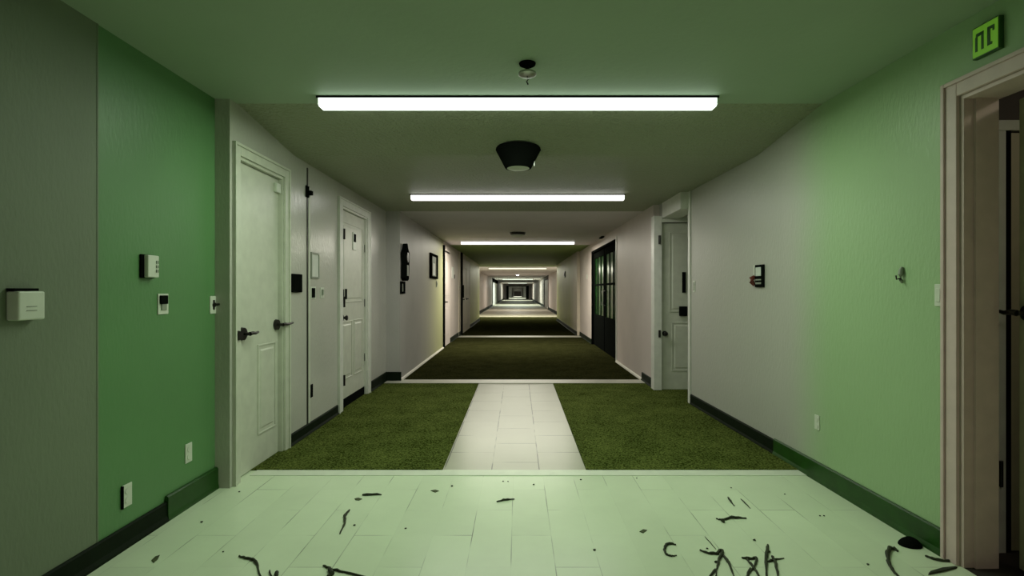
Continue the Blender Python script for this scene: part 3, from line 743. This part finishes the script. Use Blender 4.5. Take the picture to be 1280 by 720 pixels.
obj('plate', BM((-.03,.03,-.006,0,-.06,.06)), M['plastic'], t, bevel=.002); obj('slot', BM((-.01,.014,-.009,-.006,-.045,.045)), M['plastic_grey'], t)
# corridor right
t = on_right('sign_box', 'small black box above the black double door', 'sign', 754, 294, XR2)
obj('body', BM((-.16,.16,-.06,0,-.06,.05)), M['black'], t, bevel=.008); obj('face', BM((-.12,.12,-.066,-.06,-.04,.03)), M['plastic_grey'], t)
t = on_right('wall_switch', 'small white switch past the black double door', 'switch', 734, 346, XR2); switch(t, .12, .12)
t = on_right('thermostat', 'small dark thermostat on the yellowish wall down the right', 'thermostat', 706.5, 343, 1.65)
obj('body', BM((-.14,.14,-.03,0,-.10,.10)), M['plastic_grey'], t, bevel=.01); obj('dial', BM((-.06,.06,-.045,-.03,-.05,.05)), M['iron'], t, bevel=.01)

# green exit sign over the foreground right door
t = on_right('exit_sign', 'lit green sign with dark symbols above the nearest right doorway', 'sign', 1238, 48)
H = .068; W_ = .056
obj('housing', BM((-W_-.004, W_+.004, -.022, 0, -H, H)), M['sign_edge'], t, bevel=.002)
fc = obj('face', BM((-W_, W_, -.024, -.022, -H+.006, H-.006)), M['sign'], t)
bm = bmesh.new()
s = .040; tk = .010
# dark symbols: an arch on the left, a hooked bar on the right
x0, x1 = -.043, -.005
box(bm, x0, x0+tk, -.026, -.024, -s, s*.55); box(bm, x1-tk, x1, -.026, -.024, -s, s*.75); box(bm, x0+tk*.4, x1, -.026, -.024, s*.55, s*.9)
x0, x1 = .012, .043
box(bm, x0, x0+tk*1.3, -.026, -.024, -s*.95, s); box(bm, x0+tk*1.3, x1, -.026, -.024, s*.68, s); box(bm, x1-tk*.8, x1, -.026, -.024, s*.40, s*.68)
box(bm, x0+tk*1.3, x1-.010, -.026, -.024, -s*.95, -s*.66)
obj('symbols', bm, M['sign_edge'], fc)

# ------------------------------------------------------------------ debris on the tiles
def fp(px, py, h=0.0):
    y = F*(CAM-h)/(py-CY); return Vector(((px-CX)*y/F, y, h))
def refine(pts, n=4):
    out = []
    for a, b in zip(pts, pts[1:]):
        for k in range(n): out.append(a.lerp(b, k/n))
    out.append(pts[-1]); return out
def twig(label, strokes, name='twig', mat='twig', group=None):
    allp = [fp(*p) for s, r in strokes for p in s]
    c = sum(allp, Vector())/len(allp); c.z = 0
    bm = bmesh.new()
    for s, r in strokes:
        P = [fp(*p)-c for p in s]
        P = refine(P); n = len(P)
        rs = []
        for i, p in enumerate(P):
            k = i/(n-1); rr = r*(.55+.65*math.sin(PI*min(.97, k*.9+.12)))*random.uniform(.8, 1.2)
            rs.append(rr); p.z = rr*1.25 + .0005
            if 0 < i < n-1: p.x += random.uniform(-.0014, .0014); p.y += random.uniform(-.004, .004)
        tube(bm, P, [q*1.35 for q in rs], 8)
    o = obj(name, bm, M[mat], smooth=True); o.location = c
    return tag(o, label, 'twig' if name == 'twig' else ('leaf' if 'leaf' in name else 'debris'), group)

twig('large forked black twig with a loop, left of three tangled pieces at lower right', [
    ([(875,688.5),(886,692.5),(897,693),(899,689.5),(903,690),(902,695),(898,702),(896,710),(895,726)], .0042),
    ([(901,692),(907,699),(911,705),(918,722)], .0042), ([(881,671),(895,687)], .0015), ([(894,712),(886,724)], .003), ([(893,703),(899,704)], .003)])
twig('crossed black twigs in the middle of three tangled pieces at lower right', [
    ([(927,698),(936,699.5),(945,699),(946,702),(942,710),(931,724)], .0038), ([(934,700),(940,708),(946,716),(951,726)], .0038), ([(938,711),(932,724)], .003)])
twig('upright black twig with side branch, right of three tangled pieces at lower right', [
    ([(959.7,682),(958.8,690),(957.5,705),(959,726)], .0045), ([(959,703),(968,700.5),(980,698.5)], .0030), ([(965,696),(970,706),(973,726)], .0042), ([(959,690.5),(963,691)], .004)])
twig('hooked dark twig near the nearest right doorway', [([(1122,690),(1118,687),(1113,687.5),(1109,695),(1111,706),(1116,715),(1126,724)], .0055)])
twig('curled small twig left of the tangled pieces', [([(845,681.5),(839,680.5),(833,682),(830,688),(833,694),(839,696),(846,695)], .0035)])
twig('bent dark twig at the lower left of the tiles', [([(299,696),(309,699.5),(318,701),(322,708),(327,726)], .0038)])
twig('dark twig with a thick lump at the bottom left of centre', [([(404,708),(412,712),(430,716.5),(462,723)], .0032), ([(412,712),(415,720),(409,722)], .006)])
twig('short dark stub at the bottom edge between two left twigs', [([(337,714),(340,722)], .0025), ([(346,717),(346,722)], .006)])
twig('thin straight twig lying across the tiles near the carpet on the left', [([(453,619.5),(477,619)], .0045)])
twig('bent pale twig trailing towards the camera left of centre', [([(437,638),(431,646),(431,655),(425,668)], .0040)])
twig('short thin twig just right of the centre line', [([(621,628),(632,625.5),(643,624.5)], .0036)])
twig('long thin twig with bent tail at right of the tiles', [([(933,648.5),(915,648),(902,651),(895,649)], .0040), ([(902,651),(905,654)], .005)])
twig('slim slanted twig above the long thin twig', [([(910,622),(913,627),(918,633)], .0035)])
twig('slim slanted twig right of its look-alike above the long thin twig', [([(926,624),(931,629),(938,636)], .0022)])
twig('thin twig lying near the black rubber scrap', [([(1157,696),(1165,699.5),(1180,702),(1208,705)], .0038)])
# flat wedge of bark at lower right
def chip(label, pts, th=.004, mat='leaf', name='dried_leaf', cat='leaf'):
    P = [fp(*p) for p in pts]; c = sum(P, Vector())/len(P); bm = bmesh.new()
    a = [bm.verts.new((p.x-c.x, p.y-c.y, .001)) for p in P]; b = [bm.verts.new(((p.x-c.x)*.85, (p.y-c.y)*.85, th)) for p in P]
    n = len(P); bm.faces.new(a[::-1]); bm.faces.new(b)
    for i in range(n): bm.faces.new((a[i], a[(i+1)%n], b[(i+1)%n], b[i]))
    o = obj(name, bm, M[mat]); o.location = (c.x, c.y, 0); return tag(o, label, cat)
chip('dark wedge of bark at the lower right by the doorway', [(1161,716),(1178,711),(1197,709),(1196,711),(1176,716),(1160,719)], .008, 'twig', 'bark_chip', 'bark')
chip('small dark leaf left of the thin straight twig', [(443,623.5),(448,622.5),(453,624),(449,626),(444,625.5)])
chip('small dark leaf near the carpet edge left of centre', [(538,613.5),(544,612.5),(549,614),(544,616)])
chip('small dark leaf near the lower left baseboard', [(189,701),(194,696),(200,694),(197,700),(192,704)])
chip('small dark leaf at the right of the floor beside a tile joint', [(799,665),(804,662),(809,663),(804,667)])
crumbs = [(507,661),(565,608),(252,653),(629,602),(635,602),(726,600),(796,598),(743,688),(943,675.5),(981,618),(1025,645),(1030,645),(914,610),(1085,706),(299,615),(443,657),(279,690),(667,606),(884,686)]
for i, (px, py) in enumerate(crumbs):
    p = fp(px, py); r = random.uniform(.0045, .0075); bm = bmesh.new()
    bmesh.ops.create_icosphere(bm, subdivisions=2, radius=r)
    for v in bm.verts: v.co *= random.uniform(.75, 1.2); v.co.z *= .55
    o = obj('crumb', bm, M['twig']); o.location = (p.x, p.y, r*.42)
    tag(o, 'tiny dark crumb of dirt scattered on the pale green tiles', 'crumb', 'dirt crumbs on the pale green tiles')

# ------------------------------------------------------------------ camera, world, view
cam = bpy.data.cameras.new('camera'); co = bpy.data.objects.new('camera', cam); C.objects.link(co)
co.location = (0, 0, CAM); co.rotation_euler = (PI/2, 0, 0)
cam.sensor_width = 36; cam.lens = 36*F/1280; cam.clip_end = 300; cam.clip_start = .05
cam.shift_x = (640-CX)/1280; cam.shift_y = (CY-360)/1280
bpy.context.scene.camera = co
wd = bpy.data.worlds.new('world'); bpy.context.scene.world = wd; wd.use_nodes = True
wd.node_tree.nodes['Background'].inputs[0].default_value = (.02, .03, .02, 1); wd.node_tree.nodes['Background'].inputs[1].default_value = .3
vs = bpy.context.scene.view_settings
vs.view_transform = 'Standard'; vs.look = 'None'; vs.gamma = 1; vs.exposure = 0.0; vs.use_curve_mapping = False
